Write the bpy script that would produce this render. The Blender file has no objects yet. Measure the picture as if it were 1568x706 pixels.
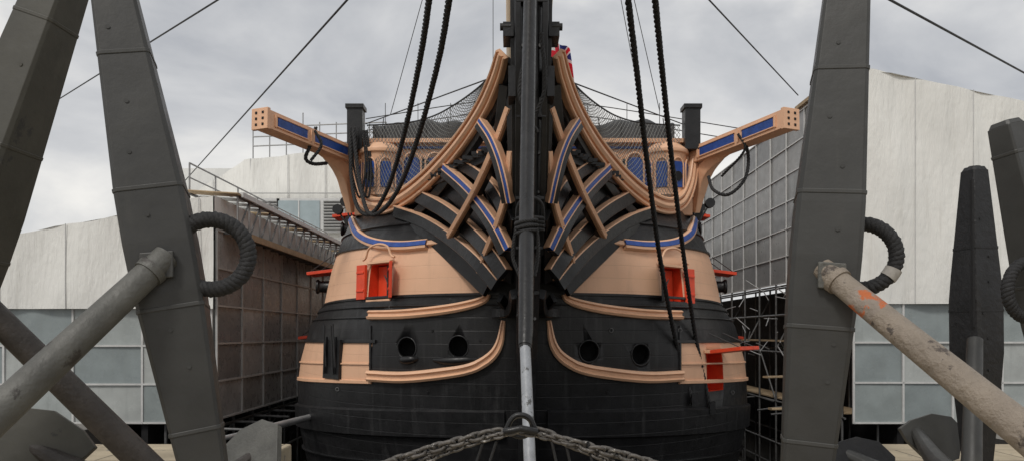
import bpy, bmesh, math, random
from mathutils import Vector, Matrix
random.seed(7)
V=Vector
F=1130.0; CH=1.7; X0=0.32
def W(px,py,d): return V(((px-784)/F*d, d, CH-(py-510)/F*d))
def lerp(a,b,t): return a+(b-a)*t
def tab(T,z):
    if z<=T[0][0]: return T[0][1]
    for (a,b),(c,d) in zip(T,T[1:]):
        if z<=c: return lerp(b,d,(z-a)/(c-a))
    return T[-1][1]
# ------------------------------------------------------------------ materials
def mat(name,c,rough=.6,var=.2,scale=2.5,bump=.15,bscale=25,c2=None,th=.62,c2s=5,metal=0,planks=0,streak=0,streakc=(.3,.3,.3),spec=.5,slab=None,vert=False,bdist=.02,edge=0):
    m=bpy.data.materials.new(name); m.use_nodes=True; nt=m.node_tree; N=nt.nodes; L=nt.links
    b=N['Principled BSDF']; b.inputs['Roughness'].default_value=rough; b.inputs['Metallic'].default_value=metal
    b.inputs['Specular IOR Level'].default_value=spec
    tc=N.new('ShaderNodeTexCoord')
    def noise(s,det=5,mp=None,r=.6):
        n=N.new('ShaderNodeTexNoise'); n.inputs['Scale'].default_value=s; n.inputs['Detail'].default_value=det; n.inputs['Roughness'].default_value=r
        if mp:
            k=N.new('ShaderNodeMapping'); k.inputs['Scale'].default_value=mp; L.new(tc.outputs['Object'],k.inputs[0]); L.new(k.outputs[0],n.inputs['Vector'])
        else: L.new(tc.outputs['Object'],n.inputs['Vector'])
        return n.outputs['Fac']
    def ramp(f,a,bb):
        r=N.new('ShaderNodeMapRange'); r.inputs[1].default_value=a; r.inputs[2].default_value=bb; L.new(f,r.inputs[0]); return r.outputs[0]
    def mix(f,a,bb):
        x=N.new('ShaderNodeMix'); x.data_type='RGBA'; L.new(f,x.inputs[0])
        for s,i in ((a,6),(bb,7)):
            if isinstance(s,tuple): x.inputs[i].default_value=s+(1,)
            else: L.new(s,x.inputs[i])
        return x.outputs[2]
    def math_(op,a,bb=None):
        x=N.new('ShaderNodeMath'); x.operation=op
        for s,i in ((a,0),(bb,1)):
            if s is None: continue
            if isinstance(s,(int,float)): x.inputs[i].default_value=s
            else: L.new(s,x.inputs[i])
        return x.outputs[0]
    col=mix(ramp(noise(scale),.3,.7),tuple(x*(1-var) for x in c),tuple(min(1,x*(1+var)) for x in c))
    if streak: col=mix(math_('MULTIPLY',ramp(noise(1,4,(5,5,.35)),.56,.75),streak),col,streakc)
    if c2: col=mix(ramp(noise(c2s,8,None,.7),th,th+.04),col,c2)
    h=noise(bscale,6)
    if vert: h=math_('ADD',math_('MULTIPLY',noise(1,5,(1.1,1.1,.22)),2.5),math_('MULTIPLY',h,.2))
    if planks:
        s=N.new('ShaderNodeSeparateXYZ'); L.new(tc.outputs['Object'],s.inputs[0])
        fr=math_('FRACT',math_('MULTIPLY',math_('ADD',s.outputs[2],math_('MULTIPLY',s.outputs[1],-.015)),planks))
        g=ramp(math_('ABSOLUTE',math_('SUBTRACT',fr,.5)),.47,.5)
        col=mix(math_('MULTIPLY',g,.3),col,tuple(x*.4 for x in c))
        h=math_('SUBTRACT',math_('ADD',math_('MULTIPLY',h,.5),math_('MULTIPLY',fr,.35)),math_('MULTIPLY',g,.8))
    if slab:
        br=N.new('ShaderNodeTexBrick'); br.inputs['Scale'].default_value=1; br.inputs['Brick Width'].default_value=slab[0]; br.inputs['Row Height'].default_value=slab[1]
        br.inputs['Mortar Size'].default_value=.015; br.inputs['Color1'].default_value=(1,1,1,1); br.inputs['Color2'].default_value=(.75,.75,.75,1); br.inputs['Mortar'].default_value=(.25,.25,.25,1)
        L.new(tc.outputs['Object'],br.inputs['Vector'])
        x=N.new('ShaderNodeMix'); x.data_type='RGBA'; x.blend_type='MULTIPLY'; x.inputs[0].default_value=1; L.new(col,x.inputs[6]); L.new(br.outputs[0],x.inputs[7]); col=x.outputs[2]
    if edge:
        ge=N.new('ShaderNodeNewGeometry'); col=mix(math_('MULTIPLY',ramp(ge.outputs['Pointiness'],.53,.6),edge),col,tuple(min(1,x*2.6) for x in c))
    L.new(col,b.inputs['Base Color'])
    bp=N.new('ShaderNodeBump'); bp.inputs['Strength'].default_value=bump; bp.inputs['Distance'].default_value=bdist; L.new(h,bp.inputs['Height']); L.new(bp.outputs[0],b.inputs['Normal'])
    rr=ramp(noise(scale*3),.3,.7); r2=math_('ADD',math_('MULTIPLY',rr,.2),max(0,rough-.1)); L.new(r2,b.inputs['Roughness'])
    return m
BLK=mat('black_hull_paint',(.014,.014,.015),.42,.3,2,.35,30,planks=3.3,streak=.2,streakc=(.12,.12,.12),c2=(.07,.07,.067),th=.74,c2s=9,spec=.35)
BLK2=mat('black_timber_paint',(.012,.012,.013),.36,.35,4,.25,20,c2=(.05,.05,.047),th=.74,spec=.4)
SAL=mat('salmon_hull_paint',(.74,.445,.285),.5,.05,1.5,.3,30,planks=3.3,streak=.4,streakc=(.52,.32,.21))
SAL2=mat('salmon_trim_paint',(.74,.44,.275),.45,.07,3,.2,25,c2=(.5,.31,.21),th=.7,c2s=4)
RED=mat('red_port_paint',(.72,.062,.018),.5,.15,3,.2,20)
BLU=mat('blue_trim_paint',(.014,.06,.27),.45,.25,6,.2,20)
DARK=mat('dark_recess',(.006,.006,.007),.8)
STK=mat('weathered_stock_paint',(.034,.034,.032),.48,.25,2,.3,6,c2=(.07,.067,.058),th=.68,c2s=5,streak=.5,streakc=(.065,.062,.055),bdist=.012,edge=.6)
STKB=mat('tarred_stock_timber',(.011,.011,.012),.45,.4,4,.5,14,streak=.4,streakc=(.035,.032,.03),spec=.4)
STKG=mat('grey_stock_paint',(.058,.056,.046),.55,.25,2,.3,7,c2=(.035,.035,.033),th=.64,c2s=3,streak=.4,streakc=(.1,.095,.078),bdist=.012)
IRON=mat('grey_iron_paint',(.09,.089,.08),.5,.3,4,.4,30,c2=(.035,.03,.026),th=.62,c2s=5,streak=.5,streakc=(.05,.046,.04))
PEEL=mat('peeling_iron_paint',(.24,.20,.16),.6,.2,4,.9,16,c2=(.075,.06,.05),th=.575,c2s=5,streak=.5,streakc=(.11,.095,.08),bdist=.035)
RUST=mat('rust_patched_paint',(.24,.20,.165),.65,.2,4,.8,18,c2=(.45,.12,.035),th=.5,c2s=6,bdist=.03)
BROWN=mat('brown_iron',(.036,.03,.026),.55,.4,5,.5,25)
ROPE=mat('tarred_rope',(.014,.014,.015),.7,.4,20,.4,90)
TAPE=mat('canvas_tape',(.35,.33,.3),.8,.2,20)
HEMP=mat('net_hemp',(.16,.16,.15),.9)
CANV=mat('grey_canvas',(.06,.062,.066),.85,.3,2,.6,6,bdist=.08)
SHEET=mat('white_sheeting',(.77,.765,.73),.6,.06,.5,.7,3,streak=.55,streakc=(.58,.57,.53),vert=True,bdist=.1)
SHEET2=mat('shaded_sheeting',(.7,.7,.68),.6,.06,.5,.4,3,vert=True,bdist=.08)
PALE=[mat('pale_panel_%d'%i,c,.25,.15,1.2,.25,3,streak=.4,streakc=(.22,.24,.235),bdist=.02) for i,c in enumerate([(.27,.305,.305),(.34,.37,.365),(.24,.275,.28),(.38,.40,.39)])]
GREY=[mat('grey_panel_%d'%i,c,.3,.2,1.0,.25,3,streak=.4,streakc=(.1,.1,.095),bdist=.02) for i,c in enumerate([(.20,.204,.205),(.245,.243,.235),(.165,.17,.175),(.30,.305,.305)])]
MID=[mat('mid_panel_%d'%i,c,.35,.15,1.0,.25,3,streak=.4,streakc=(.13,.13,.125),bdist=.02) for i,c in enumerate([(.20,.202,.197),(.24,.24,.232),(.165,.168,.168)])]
FRM=mat('aluminium_frame',(.55,.55,.54),.4,.1,5,.1,30)
FRMD=mat('dull_frame',(.38,.38,.37),.5,.1,5,.1,30)
GALV=mat('galvanised_tube',(.3,.3,.3),.4,.2,5,.1,30,metal=.3)
GALD=mat('dull_scaffold_tube',(.12,.12,.12),.5,.3,5,.1,30,metal=.3)
STONE=mat('quay_stone',(.44,.37,.26),.85,.25,1.5,.5,20,slab=(1.4,.9),c2=(.22,.2,.17),th=.6,c2s=3)
GROUND=mat('yard_concrete',(.22,.21,.195),.9,.2,.5,.4,15,slab=(3,3))
PIT=mat('dock_granite',(.06,.058,.053),.85,.3,1,.5,8)  # granite with the pit's shade put into its dark base colour
CHAIN=mat('worn_chain_steel',(.12,.11,.1),.45,.5,15,.5,60,metal=.4,c2=(.38,.36,.33),th=.6,c2s=20)
WOOD=mat('scaffold_board',(.35,.26,.16),.8,.2,4,.3,20)
SPAR=mat('buff_spar_paint',(.64,.48,.31),.5,.1,2)
WIRE=mat('dark_wire',(.03,.03,.03),.6)
GLASS=mat('window_glass',(.3,.36,.38),.15,.1,2,.02)
POLE=mat('worn_pole_paint',(.27,.285,.31),.45,.25,5,.3,25,c2=(.07,.07,.07),th=.57,c2s=8,streak=.5,streakc=(.15,.15,.16))
# ------------------------------------------------------------------ builder
def cr(pts,res):
    if res<=1 or len(pts)<3: return [V(p) for p in pts]
    P=[V(p) for p in pts]; P=[P[0]*2-P[1]]+P+[P[-1]*2-P[-2]]; out=[]
    for i in range(1,len(P)-2):
        a,b,c,d=P[i-1:i+3]
        for k in range(res):
            t=k/res; out.append(.5*((2*b)+(c-a)*t+(2*a-5*b+4*c-d)*t*t+(3*b-a-3*c+d)*t**3))
    out.append(P[-2]); return out
def crs(vals,res):
    if res<=1: return list(vals)
    out=[]
    for a,b in zip(vals,vals[1:]):
        for k in range(res): out.append(lerp(a,b,k/res))
    return out+[vals[-1]]
RECT=lambda w,h,c=.12:[(-w+c*w,-h),(w-c*w,-h),(w,-h+c*w),(w,h-c*w),(w-c*w,h),(-w+c*w,h),(-w,h-c*w),(-w,-h+c*w)]
def MOULD(w,d):
    return [(-w,-d*.4),(-w,d*.75),(-.86*w,d),(-.66*w,d),(-.6*w,.45*d),(-.42*w,.45*d),(-.34*w,.95*d),(0,1.15*d),(.34*w,.95*d),(.42*w,.45*d),(.6*w,.45*d),(.66*w,d),(.86*w,d),(w,.75*d),(w,-d*.4)]
class B:
    def __init__(s): s.v=[];s.f=[];s.m=[];s.s=[];s.mats=[]
    def mi(s,m):
        if m not in s.mats: s.mats.append(m)
        return s.mats.index(m)
    def add(s,vs,fs,m,sm=False):
        o=len(s.v); s.v+=[tuple(v) for v in vs]; k=s.mi(m)
        for f in fs: s.f.append([i+o for i in f]); s.m.append(k); s.s.append(sm)
    def obox(s,c,a,b,n,sz,m):
        c=V(c);a=V(a).normalized()*sz[0]/2;b=V(b).normalized()*sz[1]/2;n=V(n).normalized()*sz[2]/2
        vs=[c+a*i+b*j+n*k for i in(-1,1) for j in(-1,1) for k in(-1,1)]
        s.add(vs,[(0,1,3,2),(4,6,7,5),(0,4,5,1),(2,3,7,6),(0,2,6,4),(1,5,7,3)],m)
    def box(s,c,sz,m): s.obox(c,(1,0,0),(0,1,0),(0,0,1),sz,m)
    def beam(s,p,q,w,h,m,hint=(0,0,1)):
        s.sweep([p,q],RECT(w/2,h/2,.08),m,hint,res=1)
    def sweep(s,pts,prof,m,hint,sc=None,res=6,smooth=False,off=(0,0)):
        P=cr(pts,res); S=crs(sc,res) if sc else [1]*len(P)
        if len(S)!=len(P): S=[sc[min(len(sc)-1,int(i*len(sc)/len(P)))] for i in range(len(P))]
        n=len(prof); vs=[]
        for i,p in enumerate(P):
            T=(P[min(i+1,len(P)-1)]-P[max(i-1,0)]).normalized()
            h=hint(i/(len(P)-1)) if callable(hint) else V(hint)
            nn=(h-T*h.dot(T)).normalized(); sd=T.cross(nn)
            for a,b in prof: vs.append(p+sd*((a+off[0])*S[i])+nn*((b+off[1])*S[i]))
        fs=[(i*n+j,i*n+(j+1)%n,(i+1)*n+(j+1)%n,(i+1)*n+j) for i in range(len(P)-1) for j in range(n)]
        fs+=[tuple(range(n)),tuple(range((len(P)-1)*n,len(P)*n))]
        s.add(vs,fs,m,smooth)
    def tube(s,pts,r,m,n=6,res=1,rs=None,closed=False):
        P=cr(pts,res); R=crs(rs,res) if rs else [r]*len(P); vs=[]
        T0=(P[1]-P[0]).normalized(); u=T0.orthogonal().normalized(); L=len(P)
        for i,p in enumerate(P):
            T=(P[(i+1)%L]-P[i-1]).normalized() if closed else (P[min(i+1,L-1)]-P[max(i-1,0)]).normalized()
            u=(u-T*u.dot(T)).normalized(); w=T.cross(u)
            for k in range(n):
                a=2*math.pi*k/n; vs.append(p+(u*math.cos(a)+w*math.sin(a))*R[i])
        fs=[(i*n+j,i*n+(j+1)%n,((i+1)%L)*n+(j+1)%n,((i+1)%L)*n+j) for i in range(L if closed else L-1) for j in range(n)]
        s.add(vs,fs,m,n>4)
        if not closed:
            A=vs[:n]; Z=vs[-n:]
            s.add(A,[tuple(range(n))],m); s.add(Z,[tuple(range(n))],m)
    def rope(s,pts,R,m,pitch=.3,res=8,closed=False,n=6):
        P=cr(pts,res)
        if closed: P=P+[P[0]]
        D=[0]
        for a,b in zip(P,P[1:]): D.append(D[-1]+(b-a).length)
        step=pitch/8; cnt=max(4,int(D[-1]/step)); Q=[];j=0
        if closed: pitch=D[-1]/max(1,round(D[-1]/pitch))
        for i in range(cnt+1):
            x=D[-1]*i/cnt
            while j<len(D)-2 and D[j+1]<x: j+=1
            Q.append((P[j].lerp(P[j+1],(x-D[j])/max(1e-6,D[j+1]-D[j])),x))
        if closed: Q=Q[:-1]
        T0=(Q[1][0]-Q[0][0]).normalized(); u0=T0.orthogonal().normalized()
        for st in range(3):
            u=u0.copy(); path=[]
            for i,(p,x) in enumerate(Q):
                T=(Q[(i+1)%len(Q)][0]-Q[i-1][0]).normalized() if closed else (Q[min(i+1,len(Q)-1)][0]-Q[max(i-1,0)][0]).normalized()
                u=(u-T*u.dot(T)).normalized(); w=T.cross(u); a=2*math.pi*(x/pitch+st/3)
                path.append(p+(u*math.cos(a)+w*math.sin(a))*R*.48)
            s.tube(path,R*.56,m,n=n,closed=closed)
    def mirror(s):
        n=len(s.v); s.v+=[(2*X0-x,y,z) for x,y,z in s.v]
        s.f+=[[i+n for i in reversed(f)] for f in s.f]; s.m+=s.m[:]; s.s+=s.s[:]
    def obj(s,name,parent=None,bevel=0):
        me=bpy.data.meshes.new(name); me.from_pydata(s.v,[],s.f)
        for m in s.mats: me.materials.append(m)
        for p,k,sm in zip(me.polygons,s.m,s.s): p.material_index=k; p.use_smooth=sm
        bm=bmesh.new(); bm.from_mesh(me); bmesh.ops.recalc_face_normals(bm,faces=bm.faces); bm.to_mesh(me); bm.free()
        o=bpy.data.objects.new(name,me); bpy.context.collection.objects.link(o)
        if parent: o.parent=parent; o.matrix_parent_inverse=Matrix.Translation(parent.location).inverted()
        if bevel:
            b=o.modifiers.new('bevel','BEVEL'); b.width=bevel; b.segments=2; b.limit_method='ANGLE'
        return o
def empty(name,loc):
    e=bpy.data.objects.new(name,None); e.location=loc; bpy.context.collection.objects.link(e); e.empty_display_size=.3; return e

# ================================================================== SHIP
ship=empty('sailing_warship',(X0,26,0))
BT=[(-6,4.5),(-4,6.3),(-2.3,7.05),(-.9,7.28),(-.1,7.3),(.8,7.2),(1.9,6.88),(2.5,6.42),(3.5,6.2),(4.33,5.95),(5.04,5.72),(7.5,5.6)]
DT=[(-6,19.5),(-3,17.6),(-1,17),(1,16.75),(3,16.7),(3.7,16.8),(4.4,17.2),(5.1,18.0),(6,18.6)]
PE=.92; ZTOP=5.1
def hullpt(t,z,off=0):
    b=tab(BT,z);a=26-tab(DT,z); s=math.sin(abs(t));c=math.cos(t)
    p=V((X0+math.copysign(b*s**PE,t),26-a*max(c,0)**PE,z))
    if off: p+=hnorm(p)*off
    return p
def Fh(p):
    b=tab(BT,p.z);a=26-tab(DT,p.z)
    return (abs(p.x-X0)/b)**(2/PE)+(max(0,26-p.y)/a)**(2/PE)-1
def hnorm(p):
    e=.02
    g=V((Fh(p+V((e,0,0)))-Fh(p-V((e,0,0))),Fh(p+V((0,e,0)))-Fh(p-V((0,e,0))),Fh(p+V((0,0,e)))-Fh(p-V((0,0,e)))))
    return g.normalized()
def hitd(px,py):
    d=14.
    while d<26:
        p=W(px,py,d)
        if p.z<ZTOP+.05 and Fh(p)<=0: return d
        d+=.03
    return None
def WH(px,py,d,gap=.3):
    h=hitd(px,py)
    if h is not None and d>h-gap: d=h-gap
    return W(px,py,d)
def proj(px,py,off=0):
    d=14.
    best=None
    while d<26:
        p=W(px,py,d); f=Fh(p)
        if f<=0: return p+hnorm(p)*off
        if best is None or f<best[0]: best=(f,p)
        d+=.02
    return best[1]+hnorm(best[1])*off
lev=[(-6,-5.5),(-4,-3.6),(-2.6,-2.2),(-1.3,-.62),(-.7,-.2),(.22,.6),(.8,1.1),(1.42,1.5),(1.9,1.95),(2.5,2.62),(3.1,3.1),(3.7,3.4),(4.2,3.8),(4.65,4.4),(ZTOP,ZTOP-.02)]
band=[BLK,BLK,BLK,BLK,BLK,'LP','LP',BLK,BLK,'UP','UP','UP',BLK,BLK]
hb=B(); NT=48; ts=[math.radians(90*i/NT) for i in range(-NT,NT+1)]
ring=[]
for zs,zt in lev:
    r=[V((X0-tab(BT,zs),60,zs)),V((X0-tab(BT,zs),40,zs))]
    for t in ts:
        k=math.cos(t); r.append(hullpt(t,lerp(zs,zt,k)))
    r+=[V((X0+tab(BT,zs),40,zs)),V((X0+tab(BT,zs),60,zs))]
    ring.append(r)
n=len(ring[0]); allv=[p for r in ring for p in r]; hb.v=[tuple(p) for p in allv]
kb=hb.mi(BLK); ks=hb.mi(SAL); hb.mi(RED); hb.mi(DARK)
for j in range(len(lev)-1):
    for i in range(n):
        i2=(i+1)%n; bm_=band[j]; tt=abs(i-1.5-NT)*90/NT if 1<i<n-2 else 90
        if bm_=='LP': bm_=SAL if tt>30 else BLK
        if bm_=='UP': bm_=SAL if tt>7 else BLK
        hb.f.append([j*n+i,j*n+i2,(j+1)*n+i2,(j+1)*n+i]); hb.m.append(ks if bm_ is SAL else kb); hb.s.append(True)
hb.f.append(list(range(n))); hb.m.append(kb); hb.s.append(False)
hb.f.append(list(range((len(lev)-1)*n,len(lev)*n))); hb.m.append(kb); hb.s.append(False)
hull=hb.obj('hull',ship)
cut=B(); cut.mats=[BLK,SAL,RED,DARK]
def frame_at(px,py):
    p=proj(px,py); N=hnorm(p); N.z*=.3; N.normalize(); T=V((0,0,1)).cross(N).normalized(); U=N.cross(T); return p,N,T,U
def cutport(px,py,w,h,m=RED):
    p,N,T,U=frame_at(px,py); cut.obox(p,T,U,N,(w,h,.9),m); return p,N,T,U
pl=cutport(581,430,.85,.86); pr=cutport(1030,436,.85,.86); prl=cutport(1096,569,.9,.95)
HOLES=((623,532),(702,530),(902,537),(981,542))
for px,py in HOLES:
    p=proj(px,py); vs=[]
    for s_ in (-.5,.6):
        for k in range(24):
            a=2*math.pi*k/24; vs.append(p+V((.215*math.cos(a),s_,.235*math.sin(a))))
    cut.add(vs,[(k,(k+1)%24,24+(k+1)%24,24+k) for k in range(24)]+[tuple(range(24)),tuple(range(24,48))],DARK)
co=cut.obj('cutter')
bo=hull.modifiers.new('b','BOOLEAN'); bo.operation='DIFFERENCE'; bo.object=co; bo.solver='EXACT'
dg=bpy.context.evaluated_depsgraph_get(); dg.update()
me=bpy.data.meshes.new_from_object(hull.evaluated_get(dg)); hull.modifiers.clear(); hull.data=me; bpy.data.objects.remove(co)
g=B()
for px,py in HOLES:
    p=proj(px,py); c=[]
    for k in range(24):
        a=2*math.pi*k/24; q=p+V((.235*math.cos(a),0,.255*math.sin(a)))
        while Fh(q)<0: q.y-=.01
        while Fh(q)>0: q.y+=.01
        c.append(q)
    g.tube(c,.02,BLK2,n=6,closed=True)
for a,b_,yy in ((612,640,549),(664,733,550)):
    g.tube([proj(a,yy,.0),proj((a*3+b_)/4,yy+1,.05),proj((a+b_)/2,yy+1,.06),proj((a+b_*3)/4,yy,.05),proj(b_,yy-1,0)],.1,BLK2,n=10,res=3,rs=[.04,.09,.1,.09,.04])
for px,py,r_ in ((577,633,.06),(1015,647,.06),(662,505,.03),(735,520,.03),(930,600,.04),(655,600,.03),(1075,560,.03),(880,650,.04)):
    p=proj(px,py); N_=hnorm(p); g.tube([p,p+N_*.03],r_,BLK2,n=12); g.tube([p+N_*.02,p+N_*.034],r_*.6,DARK,n=12)
for px,py in ((518,595),(760,647),(1120,600),(600,470),(690,460),(935,505),(1040,505)):
    p=proj(px,py,.03); g.tube([p+V((.045*math.cos(a),0,.045*math.sin(a))) for a in [2*math.pi*i/10 for i in range(10)]],.012,GALD,n=5,closed=True)
g.obj('hawse_rims_and_fittings',ship)
g=B()
def lid(c,a,b,nrm,sz,m,inner=None):
    g.obox(c,a,b,nrm,sz,m)
    for q in (-.25,.28):
        g.obox(V(c)+V(nrm).normalized()*(sz[2]/2+.012)+V(b).normalized()*sz[1]*q,a,b,nrm,(sz[0]*.85,.05,.025),m)
def side_ports(pack,flip,m1,m2):
    p,N,T,U=pack
    out=T if (T.x<0)==(flip<0) else -T
    inn=-out
    lid(p+out*.64+N*.06,out,U,N+out*.25,(.34,.86,.07),m1)
    d2=(inn*.8+N*.6).normalized(); lid(p+inn*.45+d2*.2+N*.03,d2,U,(N*.8-inn*.6),(.40,.86,.07),m2)
    for s_ in (-1,1):
        g.obox(p+U*(.47*s_)+N*.0,T,U,N,(.95,.06,.1),SAL2)
    g.obox(p+N*-.3,T,U,N,(.8,.8,.04),RED)
    g.obox(p+N*-.26+U*.02,T,U,N,(.04,.8,.04),BROWN)
    g.tube([p+T*-.62+U*.55+N*.04,p+T*-.5+U*.6+N*.05,p+T*-.36+U*.82+N*.06,p+U*.9+N*.06,p+T*.36+U*.82+N*.06,p+T*.5+U*.6+N*.05,p+T*.62+U*.55+N*.04],.03,SAL2,n=6,res=4)
    g.tube([p+d2*.2+inn*.45+N*.12,p+inn*.45+d2*.1+U*.1+N*.2,p+inn*.45+d2*.3-U*.12+N*.1],.012,WIRE)
side_ports(pl,-1,RED,RED)
side_ports(pr,1,RED,BLK2)
p,N,T,U=prl
d2=(N*.95+U*.12).normalized(); g.obox(p+U*.52+d2*.45,T,d2,T.cross(d2),(1.05,.95,.09),RED)
g.obox(p+U*.54+N*.04,T,U,N,(1.1,.08,.14),SAL2)
g.tube([p+T*.4+U*1.0,p+T*.4+U*.55+d2*.85],.015,WIRE); g.tube([p-T*.4+U*1.0,p-T*.4+U*.55+d2*.85],.015,WIRE)
p,N,T,U=frame_at(511,549)
g.obox(p+N*.03,T,U,N,(.85,1.0,.1),BLK2)
for s_ in(-.25,.25):
    g.obox(p+N*.1+T*s_+U*.1,T,U,N,(.07,.95,.05),BLK2); g.tube([p+N*.14+T*s_-U*.4,p+N*.2+T*s_*.7+U*.85],.022,ROPE)
    g.tube([p+N*.14+T*(s_+.12)-U*.2,p+N*.2+T*(s_+.02)+U*.9],.018,ROPE)
g.obj('gunport_lids',ship,.008)
g=B()
def sidegun(y,z,sgn,red=True,gun=True,w=1.0):
    b=tab(BT,z); x=X0+sgn*b
    g.obox((x+sgn*.42,y,z+.5),(1,0,-.12*sgn),(0,1,0),(.12*sgn,0,1),(.95,w,.1),RED)
    g.obox((x-sgn*.02,y,z),(1,0,0),(0,1,0),(0,0,1),(.12,w,.9),DARK)
    g.tube([(x+.1*sgn,y-w*.4,z+1.0),(x+sgn*.8,y-w*.4,z+.5)],.018,WIRE)
    g.tube([(x+.1*sgn,y+w*.4,z+1.0),(x+sgn*.8,y+w*.4,z+.5)],.018,WIRE)
    if gun:
        A=V((sgn,-.15,.03)).normalized(); o=V((x-sgn*.4,y,z))
        L=[0,.55,.6,.62,.9,.95,1.0,1.06,1.07]; R=[.24,.22,.25,.21,.19,.2,.25,.23,.1]
        g.tube([o+A*l for l in L],.2,BLK2,n=14,rs=R)
for s_ in(-1,1):
    for i,y in enumerate((25.0,28.6,32.2)):
        sidegun(y,3.25,s_)
        sidegun(y+1.2,5.35,s_,w=.9)
    for y in (27,30.6): sidegun(y,1.1,s_)
g.obj('broadside_guns',ship,.01)
g=B()
def hpath(zs,zt,t0,t1,off=.0,nn=26):
    return [hullpt(math.radians(lerp(t0,t1,i/nn)),lerp(zs,zt,math.cos(math.radians(lerp(t0,t1,i/nn)))),off) for i in range(nn+1)]
def ring_strake(zs,zt,w,d,m,t0=3,t1=90,prof=None):
    P=hpath(zs,zt,-t0,-t1); hs=[hnorm(p) for p in P]
    P.append(V((P[-1].x,50,P[-1].z))); hs.append(hs[-1])
    nn=len(P); g.sweep(P,prof or RECT(w/2,d,.2),m,lambda u:hs[min(nn-1,int(round(u*(nn-1))))],res=1)
ring_strake(-.95,-.38,.62,.07,BLK,prof=[(-.34,-.02),(-.34,.03),(-.3,.09),(.3,.09),(.34,.02),(.34,-.02)])
ring_strake(-1.95,-1.35,.05,.05,BLK2)
ring_strake(.2,.58,.09,.05,SAL2,t0=29)
ring_strake(1.45,1.52,.08,.05,BLK2,t0=29)
ring_strake(.75,1.0,.04,.03,SAL2,t0=30)
ring_strake(2.47,2.6,.06,.05,BLK2)
ring_strake(2.3,2.42,.16,.06,BLK)
ring_strake(2.05,2.1,.04,.05,BLK2,t0=30)
ring_strake(4.2,3.8,.07,.05,BLK2)
ring_strake(4.65,4.35,.05,.04,BLK2)
def hs_sweep(pp,prof,m,off=0,sc=None,res=4):
    P=cr([proj(a,b,off) for a,b in pp],res); hs=[hnorm(p) for p in P]; nn=len(P)
    g.sweep(P,prof,m,lambda u:hs[min(nn-1,int(round(u*(nn-1))))],sc=sc and crs(sc,res),res=1)
CHK=lambda w,d:[(-w,-.05),(-w,d*.75),(-.55*w,d),(-.25*w,d*.65),(.25*w,d*.65),(.55*w,d),(w,d*.75),(w,-.05)]
hs_sweep([(566,574),(620,576),(680,570),(722,562),(750,547),(765,525),(771,490)],CHK(.13,.16),SAL2,sc=[1,1,1,.95,.9,.7,.4])
hs_sweep([(568,483),(620,481),(680,474),(720,466),(742,458),(748,450)],CHK(.11,.16),SAL2,sc=[1,1,1,.95,.8,.6])
hs_sweep([(568,498),(568,535),(568,580)],RECT(.03,.04),BLK2)
tp=[(541,338),(548,356),(564,369),(588,376),(620,378),(656,375)]
hs_sweep(tp,[(-.12,-.05),(-.12,.1),(-.08,.12),(.08,.12),(.12,.1),(.12,-.05)],SAL2)
hs_sweep([(a,b) for a,b in tp],RECT(.065,.14,.1),BLU)
hs_sweep([(656,374),(690,372),(715,380)],RECT(.06,.09),SAL2)
g.mirror(); g.obj('wales_and_cheeks',ship)
# knee of the head
g=B()
KL=[(7.9,12.0,13.2,.29),(6.9,12.05,13.4,.29),(6,12.2,13.7,.275),(5.2,12.5,14.6,.265),(4.5,12.9,15.4,.255),(3.9,13.3,16.6,.245),(3.2,13.9,17.4,.24),(2.4,14.6,17.6,.23),(1.5,15.3,17.6,.22),(.8,15.7,17.6,.2),(0,16,17.8,.18),(-1,16.2,18,.17),(-3,16.8,18.6,.17),(-6,18,20,.16)]
vs=[]
for z,f,a,hw in KL:
    vs+=[(X0-hw*.45,f,z),(X0+hw*.45,f,z),(X0+hw,f+.18,z),(X0+hw,a,z),(X0-hw,a,z),(X0-hw,f+.18,z)]
fs=[(i*6+j,i*6+(j+1)%6,(i+1)*6+(j+1)%6,(i+1)*6+j) for i in range(len(KL)-1) for j in range(6)]+[tuple(range(6)),tuple(range(len(KL)*6-6,len(KL)*6))]
g.add(vs,fs,BLK2)
fr=[V((X0,f-.02,z)) for z,f,a,hw in KL[:10]]
g.tube(fr,.15,BLK2,n=12,rs=[.12,.12,.13,.14,.14,.14,.13,.12,.11,.1],res=3)
for s_ in(-1,1):
    g.sweep([V((X0+s_*.22,f-.03,z)) for z,f,a,hw in KL[:7]],RECT(.045,.06),BLK2,(0,-1,0),res=3)
    g.sweep([V((X0+s_*(hw+.03),f+.35,z)) for z,f,a,hw in KL[:6]],RECT(.03,.1),BLK2,(0,-1,0),res=3)
    g.box((X0+s_*.38,12.5,6.75),(.18,.5,.24),BLK2); g.box((X0+s_*.32,12.4,5.85),(.12,.5,.5),BLK2)
    g.tube([(X0+s_*.34,12.3,6.8),(X0+s_*.52,12.3,6.8)],.06,BLK2,n=10)
    for z_,f_ in ((6.4,12.1),(5.6,12.35),(4.8,12.7),(4.2,13.1),(2.9,14.1),(2.0,14.9)):
        g.tube([(X0+s_*.14,f_-.05,z_),(X0+s_*.14,f_+.2,z_)],.03,GALD,n=8)
for z,f in ((7.1,12),(5.35,12.4),(4.1,13.1),(3.3,13.75),(2.5,14.5)):
    g.box((X0,f+.12,z),(.5 if z>3 else .42,.36,.07),BLK2)
for s_ in(-1,1):
    g.sweep([V((X0+s_*.27,13.6,3.9)),V((X0+s_*.34,15.2,3.3)),V((X0+s_*.6,16.4,2.95)),V((X0+s_*1.1,16.75,2.85))],RECT(.12,.1),BLK2,(s_*.7,-.7,0),res=4)
    g.sweep([V((X0+s_*.25,14.8,2.5)),V((X0+s_*.34,16,2.2)),V((X0+s_*.7,16.6,2.15))],RECT(.1,.1),BLK2,(s_*.7,-.7,0),res=4)
g.obj('knee_of_head',ship,.012)
g=B()
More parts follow.
